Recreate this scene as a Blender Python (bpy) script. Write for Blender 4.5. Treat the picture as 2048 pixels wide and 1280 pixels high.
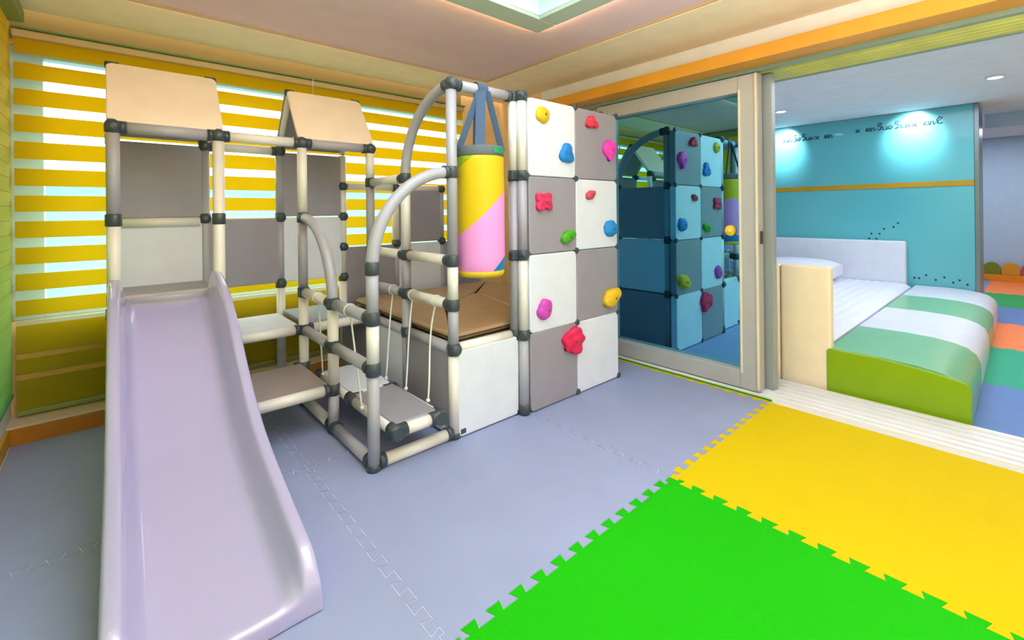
import bpy, bmesh, math, random
from mathutils import Vector, Matrix
random.seed(7)
for _o in list(bpy.data.objects): bpy.data.objects.remove(_o)
SC = bpy.context.scene
COL = SC.collection

# ------------------------------------------------------------ camera
U = .44
cam = bpy.data.cameras.new('camera'); camo = bpy.data.objects.new('camera', cam); COL.objects.link(camo)
yaw, roll = .72461, -.0104
fw = Vector((math.sin(yaw), math.cos(yaw), 0)); rt = Vector((math.cos(yaw), -math.sin(yaw), 0)); up = Vector((0, 0, 1))
r2 = rt*math.cos(roll) + up*math.sin(roll); u2 = -rt*math.sin(roll) + up*math.cos(roll)
camo.matrix_world = Matrix(((r2.x, u2.x, -fw.x, -2.0305*U), (r2.y, u2.y, -fw.y, -4.4913*U), (r2.z, u2.z, -fw.z, 2.6637*U), (0, 0, 0, 1)))
cam.sensor_fit = 'HORIZONTAL'; cam.sensor_width = 36; cam.lens = 36*908.604/2048
cam.shift_y = -(640-423.66)/2048; cam.clip_start = .02
SC.camera = camo

# ------------------------------------------------------------ view, sky, lights
SC.view_settings.view_transform = 'Standard'; SC.view_settings.look = 'None'
SC.view_settings.exposure = 0.20; SC.view_settings.gamma = 1; SC.view_settings.use_curve_mapping = False
def lin(c):
    return tuple(((v/255)/12.92 if v/255 <= .04045 else ((v/255+.055)/1.055)**2.4) for v in c)
w = bpy.data.worlds.new('sky'); SC.world = w; w.use_nodes = True
nt = w.node_tree; nt.nodes.clear()
bo = nt.nodes.new('ShaderNodeOutputWorld'); bg = nt.nodes.new('ShaderNodeBackground')
tc = nt.nodes.new('ShaderNodeTexCoord'); sp = nt.nodes.new('ShaderNodeSeparateXYZ'); rp = nt.nodes.new('ShaderNodeValToRGB')
nt.links.new(tc.outputs['Generated'], sp.inputs[0]); nt.links.new(sp.outputs['Z'], rp.inputs[0])
rp.color_ramp.elements[0].position = 0; rp.color_ramp.elements[0].color = (.11, .18, .18, 1)
rp.color_ramp.elements[1].position = .15; rp.color_ramp.elements[1].color = (1, 1, .97, 1)
e = rp.color_ramp.elements.new(.05); e.color = (.075, .18, .21, 1)
nt.links.new(rp.outputs[0], bg.inputs[0]); bg.inputs[1].default_value = 5.5; nt.links.new(bg.outputs[0], bo.inputs[0])

def area(name, loc, size, power, color, rot=(0, 0, 0), spread=180):
    l = bpy.data.lights.new(name, 'AREA'); l.shape = 'RECTANGLE'; l.size, l.size_y = size; l.energy = power; l.color = color
    l.spread = math.radians(spread)
    o = bpy.data.objects.new(name, l); o.location = loc; o.rotation_euler = rot; COL.objects.link(o); return o
area('coffer_lamp', (-.05, -.95, 2.41), (1.6, 1.4), 28, (.80, .90, 1))
area('rear_fill_light', (.7, -3.27, 1.25), (3.4, 1.9), 15, (.74, .87, 1), (math.radians(90), 0, 0))  # cool fill added behind the camera to brighten ceiling and fronts
area('ceiling_fill_uplight', (.2, -2.4, 1.55), (1.6, .5), 56, (.98, .95, .93), (math.radians(180), 0, 0))  # unseen uplight added only to brighten the ceiling
area('far_room_lamp', (4.3, -1.6, 2.26), (2.6, 1.6), 38, (.86, .92, 1))
area('far_room_lamp', (8.0, -1.6, 2.26), (2.0, 1.6), 36, (.9, .95, 1))
def spot(loc, power, color, ang=70, rot=(0, 0, 0), blend=.7):
    l = bpy.data.lights.new('downlight_beam', 'SPOT'); l.energy = power; l.color = color; l.spot_size = math.radians(ang)
    l.spot_blend = blend; l.shadow_soft_size = .03
    o = bpy.data.objects.new('downlight_beam', l); o.location = loc; o.rotation_euler = rot; COL.objects.link(o)
spot((5.62, -1.13, 2.26), 60, (.95, .98, 1), 75, (0, math.radians(-58), 0), 1)
spot((5.62, .22, 2.24), 60, (.95, .98, 1), 75, (0, math.radians(-58), 0), 1)
spot((4.75, -1.81, 2.24), 14, (.9, .93, 1), 120)
spot((4.79, -.15, 2.24), 14, (.9, .93, 1), 120)

# ------------------------------------------------------------ materials
MATS = {}
def mat(name, rgb, rough=.5, metal=0, coat=0, noise=.03, nscale=8, bump=0, bscale=200, spec=.5, emit=None, es=0, translucent=0):
    if name in MATS: return MATS[name]
    m = bpy.data.materials.new(name); m.use_nodes = True; n = m.node_tree; b = n.nodes['Principled BSDF']
    c = lin(rgb)
    tcn = n.nodes.new('ShaderNodeTexCoord'); nz = n.nodes.new('ShaderNodeTexNoise'); nz.inputs['Scale'].default_value = nscale
    n.links.new(tcn.outputs['Object'], nz.inputs['Vector'])
    r = n.nodes.new('ShaderNodeValToRGB')
    r.color_ramp.elements[0].position = .3; r.color_ramp.elements[1].position = .7
    r.color_ramp.elements[0].color = tuple(v*(1-noise) for v in c)+(1,); r.color_ramp.elements[1].color = tuple(min(1, v*(1+noise)) for v in c)+(1,)
    n.links.new(nz.outputs[0], r.inputs[0]); n.links.new(r.outputs[0], b.inputs['Base Color'])
    b.inputs['Roughness'].default_value = rough; b.inputs['Metallic'].default_value = metal
    b.inputs['Coat Weight'].default_value = coat; b.inputs['Coat Roughness'].default_value = .06
    b.inputs['Specular IOR Level'].default_value = spec
    if bump:
        n2 = n.nodes.new('ShaderNodeTexNoise'); n2.inputs['Scale'].default_value = bscale; n.links.new(tcn.outputs['Object'], n2.inputs['Vector'])
        bp = n.nodes.new('ShaderNodeBump'); bp.inputs['Strength'].default_value = bump; bp.inputs['Distance'].default_value = .002
        n.links.new(n2.outputs[0], bp.inputs['Height']); n.links.new(bp.outputs[0], b.inputs['Normal'])
    if emit: b.inputs['Emission Color'].default_value = lin(emit)+(1,); b.inputs['Emission Strength'].default_value = es
    if translucent:
        t = n.nodes.new('ShaderNodeBsdfTranslucent'); n.links.new(r.outputs[0], t.inputs[0])
        mx = n.nodes.new('ShaderNodeMixShader'); mx.inputs[0].default_value = translucent
        n.links.new(b.outputs[0], mx.inputs[1]); n.links.new(t.outputs[0], mx.inputs[2]); n.links.new(mx.outputs[0], n.nodes['Material Output'].inputs[0])
    MATS[name] = m; return m

CREAM = mat('cream_plastic', (236, 233, 224), .35, coat=.2)
GREY = mat('grey_plastic', (172, 172, 182), .4, coat=.15)
PGREY = mat('grey_panel', (154, 151, 162), .45, bump=.05)
PWHITE = mat('white_panel', (226, 233, 246), .4, bump=.05)
CONN = mat('dark_connector', (62, 72, 78), .35, coat=.1)
SLIDE = mat('slide_plastic', (178, 174, 216), .22, coat=1, spec=.7, noise=.01)
MGREY = mat('grey_mat', (148, 158, 196), .6, noise=.04, nscale=3, bump=.25, bscale=400)
MGREEN = mat('green_mat', (26, 178, 0), .8, spec=.15, noise=.05, nscale=1.2, bump=.2, bscale=400)
MYELLOW = mat('yellow_mat', (212, 186, 0), .8, spec=.15, noise=.03, nscale=1.2, bump=.2, bscale=400)
SUB = mat('subfloor', (214, 220, 236), .7)
CEIL = mat('ceiling_paper', (230, 202, 206), .8, bump=.05)
CEILB = mat('ceiling_border', (252, 234, 200), .8)
WALLP = mat('warm_wallpaper', (246, 214, 160), .8)
WWHITE = mat('white_wall', (232, 230, 226), .7)
FARW = mat('far_wall_paint', (176, 200, 228), .7)
FARC = mat('far_ceiling_paint', (232, 236, 246), .8)
ALU = mat('grey_aluminium', (182, 184, 184), .45, metal=.15)
SILL = mat('white_sill', (232, 234, 240), .35)
NAVY = mat('navy_strap', (70, 92, 122), .8)

def tint_glass(name, tint, refl, gloss=.55, rough=.0):
    m = bpy.data.materials.new(name); m.use_nodes = True; n = m.node_tree; n.nodes.clear()
    o = n.nodes.new('ShaderNodeOutputMaterial'); g = n.nodes.new('ShaderNodeBsdfGlossy'); t = n.nodes.new('ShaderNodeBsdfTransparent'); x = n.nodes.new('ShaderNodeMixShader')
    nz = n.nodes.new('ShaderNodeTexNoise'); nz.inputs['Scale'].default_value = .8; rr = n.nodes.new('ShaderNodeMapRange'); rr.inputs['To Min'].default_value = rough; rr.inputs['To Max'].default_value = rough+.004
    n.links.new(nz.outputs[0], rr.inputs[0]); n.links.new(rr.outputs[0], g.inputs['Roughness'])
    g.inputs[0].default_value = refl+(1,); t.inputs[0].default_value = tint+(1,); x.inputs[0].default_value = gloss
    n.links.new(t.outputs[0], x.inputs[1]); n.links.new(g.outputs[0], x.inputs[2]); n.links.new(x.outputs[0], o.inputs[0]); return m
DGLASS = tint_glass('blue_door_glass', (.02, .10, .18), (.22, .66, .95), .80)
CGLASS = tint_glass('clear_window_glass', (.96, 1, 1), (1, 1, 1), .04)

# ------------------------------------------------------------ mesh helpers
def newbm(): return bmesh.new()
def box(bm, x0, y0, z0, x1, y1, z1, mi=0):
    vs = [bm.verts.new(p) for p in ((x0, y0, z0), (x1, y0, z0), (x1, y1, z0), (x0, y1, z0), (x0, y0, z1), (x1, y0, z1), (x1, y1, z1), (x0, y1, z1))]
    for f in ((3, 2, 1, 0), (4, 5, 6, 7), (0, 1, 5, 4), (1, 2, 6, 5), (2, 3, 7, 6), (3, 0, 4, 7)):
        fc = bm.faces.new([vs[i] for i in f]); fc.material_index = mi
    return vs
def tube(bm, pts, r, n=16, mi=0, caps=True, mids=None):
    pts = [Vector(p) for p in pts]; rings = []
    t0 = (pts[1]-pts[0]).normalized(); a = t0.orthogonal().normalized()
    for i, p in enumerate(pts):
        t = (pts[min(i+1, len(pts)-1)]-pts[max(i-1, 0)]).normalized()
        a = (a-t*a.dot(t)).normalized(); b = t.cross(a); rr = r[i] if isinstance(r, (list, tuple)) else r
        rings.append([bm.verts.new(p+(a*math.cos(2*math.pi*k/n)+b*math.sin(2*math.pi*k/n))*rr) for k in range(n)])
    for i in range(len(rings)-1):
        for k in range(n):
            f = bm.faces.new((rings[i][k], rings[i][(k+1) % n], rings[i+1][(k+1) % n], rings[i+1][k])); f.smooth = True
            f.material_index = mids[i] if mids else mi
    if caps:
        for q, rg in ((0, rings[0][::-1]), (-1, rings[-1])):
            f = bm.faces.new(rg); f.material_index = (mids[q] if mids else mi)
def lathe(bm, prof, c=(0, 0, 0), n=32, axis='Z', mi=0):
    rings = []
    for r, h in prof:
        ring = []
        for k in range(n):
            x, y = r*math.cos(2*math.pi*k/n), r*math.sin(2*math.pi*k/n)
            p = {'Z': (x, y, h), 'Y': (x, h, y), 'X': (h, x, y)}[axis]
            ring.append(bm.verts.new((p[0]+c[0], p[1]+c[1], p[2]+c[2])))
        rings.append(ring)
    for i in range(len(rings)-1):
        for k in range(n):
            f = bm.faces.new((rings[i][k], rings[i][(k+1) % n], rings[i+1][(k+1) % n], rings[i+1][k])); f.smooth = True; f.material_index = mi
    for rg in (rings[0][::-1], rings[-1]):
        try: bm.faces.new(rg).material_index = mi
        except ValueError: pass
def poly(bm, pts, d, mi=0):   # closed outline pushed along d
    d = Vector(d); a = [bm.verts.new(p) for p in pts]; b = [bm.verts.new(Vector(p)+d) for p in pts]; n = len(a)
    f = [bm.faces.new(a[::-1]), bm.faces.new(b)]
    for i in range(n): f.append(bm.faces.new((a[i], a[(i+1) % n], b[(i+1) % n], b[i])))
    for x in f: x.material_index = mi
def rrect(w, h, r, n=5):
    o = []
    for cx, cy, a0 in ((w/2-r, h/2-r, 0), (-w/2+r, h/2-r, 90), (-w/2+r, -h/2+r, 180), (w/2-r, -h/2+r, 270)):
        for k in range(n+1):
            a = math.radians(a0+90*k/n); o.append((cx+r*math.cos(a), cy+r*math.sin(a)))
    return o
def obj(name, bm, m, parent=None, bevel=0, seg=3, smooth=False, sub=0):
    bmesh.ops.recalc_face_normals(bm, faces=bm.faces)
    me = bpy.data.meshes.new(name); bm.to_mesh(me); bm.free()
    for x in (m if isinstance(m, (list, tuple)) else [m]): me.materials.append(x)
    o = bpy.data.objects.new(name, me); COL.objects.link(o)
    if smooth:
        for p in me.polygons: p.use_smooth = True
    if bevel:
        md = o.modifiers.new('bevel', 'BEVEL'); md.width = bevel; md.segments = seg; md.limit_method = 'ANGLE'; md.angle_limit = math.radians(40)
        for p in me.polygons: p.use_smooth = True
        md.harden_normals = True
    if sub:
        md = o.modifiers.new('sub', 'SUBSURF'); md.levels = md.render_levels = sub
    if parent:
        o.parent = parent
        if parent.type == 'EMPTY' and not parent.parent: o.matrix_parent_inverse = Matrix.Translation(-parent.location)
    return o
def thing(name, label, cat, loc=(0, 0, 0), group=None):
    o = bpy.data.objects.new(name, None); o.empty_display_size = .1; o.location = loc; COL.objects.link(o)
    return tag(o, label, cat, group)
def tag(o, label, cat, group=None, kind=None):
    o['label'] = label; o['category'] = cat
    if group: o['group'] = group
    if kind: o['kind'] = kind
    return o
def struct(name, bm, m, bevel=0, parent=None):
    o = obj(name, bm, m, parent, bevel)
    if not parent: o['kind'] = 'structure'
    return o
def bx(*a):
    bm = newbm(); box(bm, *a); return bm

# ------------------------------------------------------------ room shell
XL, YB, XD, YW = -1.30, -3.3, 2.12, 1.475
HC = 2.28
YR = 1.60   # plane of the blinds, set back over the ledge
struct('floor', bx(XL, YB, -.06, 2.13, YW, -.0018), SUB)
struct('wall_ledge', bx(XL, YW, -.06, XD, 1.90, .085), WWHITE)
# window wall: parapet, lintel, side piece, with the window behind the blinds
bm = newbm(); box(bm, XL, 1.66, .085, 1.80, 1.90, .60); box(bm, XL, 1.66, 2.12, 1.80, 1.90, 2.4); box(bm, 1.65, YR, .085, XD+.06, 1.90, 2.4)
struct('wall_back', bm, WALLP)
struct('wall_left', bx(XL-.15, YB, -.06, XL, 1.90, 2.4), WWHITE)
struct('wall_front', bx(XL-.15, YB-.15, -.06, 9.9, YB, 2.42), WALLP)
bm = newbm(); box(bm, XD, 1.0, -.06, XD+.35, 1.90, 2.4)
struct('wall_right', bm, WALLP)
struct('wall_over_door', bx(XD, YB, 2.19, XD+.35, 1.0, 2.32), mat('lintel_white', (238, 242, 250), .7))
# window frame and pane
bm = newbm()
box(bm, -1.30, 1.70, .60, -1.17, 1.78, 2.12); box(bm, -1.17, 1.70, .60, 1.65, 1.78, .655); box(bm, -1.17, 1.70, 2.065, 1.65, 1.78, 2.12)
wf = struct('window_1', bm, mat('window_frame_white', (214, 234, 244), .4), .006)
obj('pane', bx(-1.17, 1.735, .655, 1.65, 1.741, 2.065), CGLASS, wf)
# ceiling: border strip, inner field with a shadow line, coffer
bm = newbm()
def ring(bm, X0, Y0, X1, Y1, x0, y0, x1, y1, z0, z1, mi=0):
    box(bm, X0, Y0, z0, X1, y0, z1, mi); box(bm, X0, y1, z0, X1, Y1, z1, mi); box(bm, X0, y0, z0, x0, y1, z1, mi); box(bm, x1, y0, z0, X1, y1, z1, mi)
ring(bm, XL, YB, XD, 1.56, XL+.02, -3.2, 1.54, 1.09, HC, 2.42)
struct('ceiling', bm, CEILB, .004)
bm = newbm(); ring(bm, XL, -3.25, 1.56, 1.11, -1.0, -2.6, 1.08, .0, 2.295, 2.41)
struct('ceiling_field', bm, CEIL)
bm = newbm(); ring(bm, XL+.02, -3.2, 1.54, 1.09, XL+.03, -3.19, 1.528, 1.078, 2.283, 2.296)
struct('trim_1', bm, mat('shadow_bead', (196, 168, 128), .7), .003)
# curtain box over the blinds
bm = newbm(); box(bm, XL, YR+.02, 2.14, 1.66, 1.66, 2.40); struct('trim_2', bm, mat('khaki_box', (160, 134, 76), .6))
# coffer frame and recess
CB = mat('coffer_green', (186, 202, 184), .6)
bm = newbm(); ring(bm, -1.10, -2.72, 1.075, -.005, -.95, -2.57, .94, -.155, 2.262, 2.285)
struct('trim_3', bm, CB, .004)
CW = mat('coffer_white', (214, 232, 234), .7)
bm = newbm(); ring(bm, -1.1, -2.72, 1.075, -.005, -.95, -2.57, .94, -.155, 2.2855, 2.46); box(bm, -1.1, -2.72, 2.46, 1.1, .03, 2.5)
struct('ceiling_recess', bm, CW)
# hidden cove strip that washes the ceiling around the frame
COVE = mat('cove_led', (255, 214, 150), .5, emit=(255, 206, 140), es=24)
bm = newbm(); ring(bm, -1.115, -2.735, 1.09, .010, -1.103, -2.723, 1.078, -.002, 2.272, 2.281)
tag(obj('cove_light_strip', bm, COVE), 'warm light strip glowing along the outside of the ceiling coffer frame', 'light strip')

# ledge cap and baseboards
WOOD = mat('orange_wood', (190, 120, 22), .45, noise=.12, nscale=5)
struct('baseboard_back', bx(XL, YW-.012, -.012, XD, YW-.0005, .082), WOOD, .002)
struct('baseboard_left', bx(XL+.0005, YB, -.012, XL+.014, YW-.014, .082), mat('yellow_wood', (214, 160, 20), .45, noise=.1), .002)
struct('trim_4', bx(XL, YW-.012, .0825, XD, YR+.05, .095), mat('ledge_cap', (226, 204, 176), .6), .003)

# ------------------------------------------------------------ blinds
def blind_mat(name, top, bot, tr):
    m = bpy.data.materials.new(name); m.use_nodes = True; n = m.node_tree; b = n.nodes['Principled BSDF']
    t = n.nodes.new('ShaderNodeTexCoord'); s = n.nodes.new('ShaderNodeSeparateXYZ'); n.links.new(t.outputs['Object'], s.inputs[0])
    mr = n.nodes.new('ShaderNodeMapRange'); mr.inputs['From Min'].default_value = .2; mr.inputs['From Max'].default_value = 2.1; n.links.new(s.outputs['Z'], mr.inputs[0])
    wv = n.nodes.new('ShaderNodeTexNoise'); wv.inputs['Scale'].default_value = 60
    r = n.nodes.new('ShaderNodeValToRGB'); r.color_ramp.elements[0].color = lin(bot)+(1,); r.color_ramp.elements[1].color = lin(top)+(1,)
    n.links.new(mr.outputs[0], r.inputs[0]); n.links.new(r.outputs[0], b.inputs['Base Color']); b.inputs['Roughness'].default_value = .85
    bp = n.nodes.new('ShaderNodeBump'); bp.inputs['Strength'].default_value = .1; n.links.new(wv.outputs[0], bp.inputs['Height']); n.links.new(bp.outputs[0], b.inputs['Normal'])
    tr_ = n.nodes.new('ShaderNodeBsdfTranslucent'); n.links.new(r.outputs[0], tr_.inputs[0]); mx = n.nodes.new('ShaderNodeMixShader'); mx.inputs[0].default_value = tr
    n.links.new(b.outputs[0], mx.inputs[1]); n.links.new(tr_.outputs[0], mx.inputs[2]); n.links.new(mx.outputs[0], n.nodes['Material Output'].inputs[0]); return m
FAB = blind_mat('zebra_fabric', (238, 204, 0), (208, 196, 40), .62)
LFAB = blind_mat('left_blind_fabric', (232, 190, 20), (140, 224, 110), .1)
m = bpy.data.materials.new('sheer_band'); m.use_nodes = True; n = m.node_tree; n.nodes.clear()
o_ = n.nodes.new('ShaderNodeOutputMaterial'); t_ = n.nodes.new('ShaderNodeBsdfTransparent'); d_ = n.nodes.new('ShaderNodeBsdfTranslucent'); x_ = n.nodes.new('ShaderNodeMixShader')
wv_ = n.nodes.new('ShaderNodeTexNoise'); wv_.inputs['Scale'].default_value = 300; mr_ = n.nodes.new('ShaderNodeMapRange'); mr_.inputs['To Min'].default_value = .09; mr_.inputs['To Max'].default_value = .13
n.links.new(wv_.outputs[0], mr_.inputs[0]); n.links.new(mr_.outputs[0], x_.inputs[0])
t_.inputs[0].default_value = (.95, 1, 1, 1); d_.inputs[0].default_value = (.55, .8, .8, 1)
n.links.new(t_.outputs[0], x_.inputs[1]); n.links.new(d_.outputs[0], x_.inputs[2]); n.links.new(x_.outputs[0], o_.inputs[0]); SHEER = m

def zebra(name, label, x0, x1, zt, zb, rail):
    t = thing(name, label, 'window blind', ((x0+x1)/2, YR, zb))
    bm = newbm(); z = zt
    cs = [2.030, 1.890, 1.749, 1.605, 1.459, 1.314, 1.174, 1.032, .890, .748, .612]
    for c in cs:
        box(bm, x0, YR, c+.026, x1, YR+.002, z, 0); box(bm, x0, YR+.0005, c-.026, x1, YR+.0015, c+.026, 1); z = c-.026
    # lower part: overlapping opaque bands
    for zz, dy in ((.435, 0), (.405, .003), (.325, 0), (.295, .003), (zb, 0)):
        box(bm, x0, YR+dy, zz, x1, YR+dy+.002, z, 0 if dy == 0 else 2); z = zz
    obj('fabric', bm, [FAB, SHEER, mat('double_band', (196, 156, 70), .8)], t)
    bm = newbm(); box(bm, x0-.005, YR-.035, zt, x1+.005, YR+.018, zt+.04)
    obj('headrail', bm, mat('blind_headrail', (208, 184, 130), .5), t, .008)
    bm = newbm(); box(bm, x0-.005, YR-.05, zt+.041, x1+.005, YR+.018, zt+.052)
    obj('cassette_lip', bm, mat('blind_cassette', (110, 140, 74), .4), t, .003)
    bm = newbm(); box(bm, x0, YR-.012, zb-.02, x1, YR+.014, zb+.008); obj('bottom_rail', bm, mat('blind_rail_green', (136, 158, 84), .4), t, .006)
    return t
t = zebra('zebra_blind', 'wide yellow zebra roller blind with see-through bands over the back window', -1.274, 1.646, 2.135, .125, 0)
bm = newbm(); tube(bm, [(.25, YR-.056, 2.18), (.25, YR-.056, 2.02)], .002, 8); obj('pull_cord', bm, SILL, t)
bm = newbm(); lathe(bm, [(.003, 2.02), (.009, 2.01), (.010, 1.97), (.004, 1.965)], (.25, YR-.056, 0), 12); obj('cord_weight', bm, SILL, t)
# blind on the left wall
t = thing('roller_blind', 'closed green and yellow blind covering the left wall', 'window blind', (XL+.03, -.6, .2))
bm = newbm(); z = 2.20
while z > .26:
    box(bm, XL+.012, -2.2, z-.072, XL+.014, 1.59, z); box(bm, XL+.010, -2.2, z-.075, XL+.012, 1.59, z-.072, 1); z -= .075
obj('fabric', bm, [LFAB, mat('blind_fold', (160, 160, 50), .8)], t)
bm = newbm(); box(bm, XL+.004, -2.2, 2.20, XL+.075, 1.54, 2.262); obj('headrail', bm, mat('left_headrail', (130, 148, 76), .5), t, .008)
bm = newbm(); box(bm, XL+.003, -2.2, z-.024, XL+.024, 1.54, z+.004); obj('bottom_rail', bm, mat('left_bottom_rail', (84, 156, 104), .4), t, .006)

# ------------------------------------------------------------ floor mats
def seam(p0, p1, flat=False, n=12, a=.0165, mrg=.035):
    p0, p1 = Vector(p0), Vector(p1); d = p1-p0; L = d.length; d.normalize(); nn = Vector((-d.y, d.x))
    if flat: return [p0, p1]
    p = (L-2*mrg)/n; out = [p0]
    for k in range(n):
        s = mrg+k*p
        if k == 0: out.append(p0+d*(s+.04*p)); out.append(p0+d*(s+.04*p)-nn*a)
        out += [p0+d*(s+.32*p)-nn*a, p0+d*(s+.20*p)+nn*a, p0+d*(s+.80*p)+nn*a, p0+d*(s+.68*p)-nn*a]
        if k == n-1: out.append(p0+d*(s+.96*p)-nn*a); out.append(p0+d*(s+.96*p))
    out.append(p1); return out
def puzzle_mat(x0, y0, x1, y1, m, label, flats='', cat='floor mat', group=None, g=.0006, z=0, n=12, ny=None):
    ny = ny or n
    # seams always run in +x / +y so that neighbours share them
    b = seam((x0, y0), (x1, y0), 'b' in flats, n); r = seam((x1, y0), (x1, y1), 'r' in flats, ny)
    t = seam((x0, y1), (x1, y1), 't' in flats, n)[::-1]; l = seam((x0, y0), (x0, y1), 'l' in flats, ny)[::-1]
    pts = b+r[1:]+t[1:]+l[1:-1]
    q = []
    for i in range(len(pts)):
        a_, c_, d_ = pts[i-1], pts[i], pts[(i+1) % len(pts)]
        e1, e2 = (c_-a_), (d_-c_)
        if e1.length < 1e-6 or e2.length < 1e-6: q.append(c_); continue
        e1.normalize(); e2.normalize(); n1, n2 = Vector((-e1.y, e1.x)), Vector((-e2.y, e2.x)); mm = n1+n2; k_ = g/max(.35, 1+n1.dot(n2)); q.append(c_+mm*k_)
    pts = q
    bm = newbm(); poly(bm, [(p.x, p.y, z-.0016) for p in pts], (0, 0, .0016))
    o = obj('puzzle_mat', bm, m); return tag(o, label, cat, group)
PX = [XL+.016, -.22, .940, 2.100]; PY = [-3.25, -2.095, -.932, .235, YW-.014]
greys = {(0, 1): 'grey foam puzzle mat under the lower end of the slide, left of the green mat', (0, 2): 'grey foam puzzle mat under the upper slide beside the left wall',
         (0, 3): 'grey foam puzzle mat in the back left corner below the blinds', (1, 2): 'large grey foam puzzle mat in front of the swing and punching bag',
         (1, 3): 'grey foam puzzle mat under the roofed tower steps', (2, 2): 'grey foam puzzle mat between climbing wall and glass door',
         (2, 3): 'grey foam puzzle mat under the back of the ball pit'}
for (i, j), lab in greys.items():
    fl = ('l' if i == 0 else '')+('t' if j == 3 else '')+('b' if j == 0 else '')
    puzzle_mat(PX[i], PY[j], PX[i+1], PY[j+1], MGREY, lab, fl+('r' if i == 2 else ''), group='grey puzzle mats', g=.0015, n=12)
puzzle_mat(PX[1], PY[1], PX[2], PY[2], MGREEN, 'bright green foam puzzle mat at the front of the room', 'b')
puzzle_mat(PX[2], PY[1], PX[3], PY[2], MYELLOW, 'bright yellow foam puzzle mat beside the white door sill', 'br')
# toothed edging along the door track
bm = newbm(); s = seam((2.084, -.93), (2.084, 1.0), False, 22, .012, .02); pts = [(p.x, p.y, .0003) for p in s]+[(2.1195, 1.0, .0003), (2.1195, -.93, .0003)]
poly(bm, pts, (0, 0, .0015)); tag(obj('mat_edging', bm, MYELLOW), 'narrow yellow toothed mat edging along the glass door track', 'mat edging')
bm = newbm(); box(bm, 2.108, -.945, .0022, 2.1195, .95, .010)
tag(obj('green_edge_strip', bm, mat('dark_green_foam', (20, 140, 30), .6)), 'thin dark green strip at the foot of the sliding glass door', 'edging strip')

# ------------------------------------------------------------ door opening: casing, track, leaves
struct('trim_5', bx(1.955, YB, 2.055, 2.119, .86, 2.137), mat('door_casing_wood', (222, 156, 40), .45, noise=.08, nscale=4), .004)
bm = newbm(); box(bm, 2.12, YB, 2.03, 2.16, .99, 2.188); box(bm, 2.16, YB, 2.05, 2.22, .99, 2.188); box(bm, 2.47, YB, 2.03, 2.50, .99, 2.30)
struct('trim_6', bm, mat('track_green_grey', (138, 158, 140), .4), .002)
MAT_BOUNCE = mat('header_mat_bounce', (206, 206, 110), .5, noise=.08, nscale=6)  # yellow-green reflection of the mat painted into the header colour
bm = newbm(); box(bm, 2.22, YB, 2.035, 2.47, .99, 2.188)
for k in range(4): box(bm, 2.24+k*.055, YB, 2.028, 2.262+k*.055, -.99, 2.036)
struct('trim_7', bm, MAT_BOUNCE, .002)
bm = newbm(); box(bm, 2.12, YB, -.06, 2.46, .99, .012)
for x0, x1, h in ((2.121, 2.15, .024), (2.165, 2.20, .030), (2.225, 2.262, .030), (2.30, 2.34, .030), (2.37, 2.40, .030), (2.425, 2.459, .036)): box(bm, x0, YB, .011, x1, .99, h)
struct('trim_8', bm, SILL, .003)
def leaf(n_, x0, x1, y0, y1, z0, z1, st, bot, top, glassx):
    bm = newbm()
    box(bm, x0, y0, z0, x1, y0+st, z1); box(bm, x0, y1-st, z0, x1, y1, z1); box(bm, x0, y0+st, z0, x1, y1-st, z0+bot); box(bm, x0, y0+st, z1-top, x1, y1-st, z1)
    f = struct(n_, bm, ALU, .004)
    obj('pane', bx(glassx, y0+st-.004, z0+bot-.004, glassx+.008, y1-st+.004, z1-top+.004), DGLASS, f); return f
d1 = leaf('door_1', 2.122, 2.205, -.876, .36, .031, 2.025, .118, .112, .105, 2.185)
bm = newbm(); box(bm, 2.1165, -.777, .128, 2.1215, -.765, 1.935); obj('glazing_bead', bm, mat('pale_bead', (226, 222, 196), .5), d1)
bm = newbm(); box(bm, 2.110, -.8775, .05, 2.1215, -.8655, 2.02); obj('edge_seal', bm, mat('seal', (224, 214, 190), .5), d1)
bm = newbm(); box(bm, 2.150, -.885, .955, 2.178, -.876, 1.035); obj('lock', bm, mat('dark_lock', (60, 56, 52), .4), d1, .003)
bm = newbm(); box(bm, 2.222, -.925, .031, 2.285, -.855, 2.025); box(bm, 2.222, .1, .031, 2.285, .17, 2.025); box(bm, 2.222, -.855, .031, 2.285, .1, .12); box(bm, 2.222, -.855, 1.94, 2.285, .1, 2.025)
d2 = struct('door_2', bm, mat('blue_grey_aluminium', (150, 160, 164), .4, metal=.15), .004)
obj('pane', bx(2.25, -.86, .11, 2.256, .11, 1.95), DGLASS, d2)
# yellow disc on the glass
t = thing('yellow_disc', 'round yellow disc stuck on the blue sliding glass', 'sticker', (2.184, -.683, 1.033))
bm = newbm(); lathe(bm, [(.036, 2.1845), (.036, 2.176), (.032, 2.168), (.022, 2.166)], (0, -.683, 1.033), 28, 'X')
obj('disc', bm, mat('disc_yellow', (250, 205, 30), .4), t)
bm = newbm(); lathe(bm, [(.019, 2.1662), (.019, 2.1635), (.001, 2.1625)], (0, -.683, 1.033), 24, 'X'); obj('centre', bm, mat('disc_pale', (252, 222, 110), .4), t)

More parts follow.
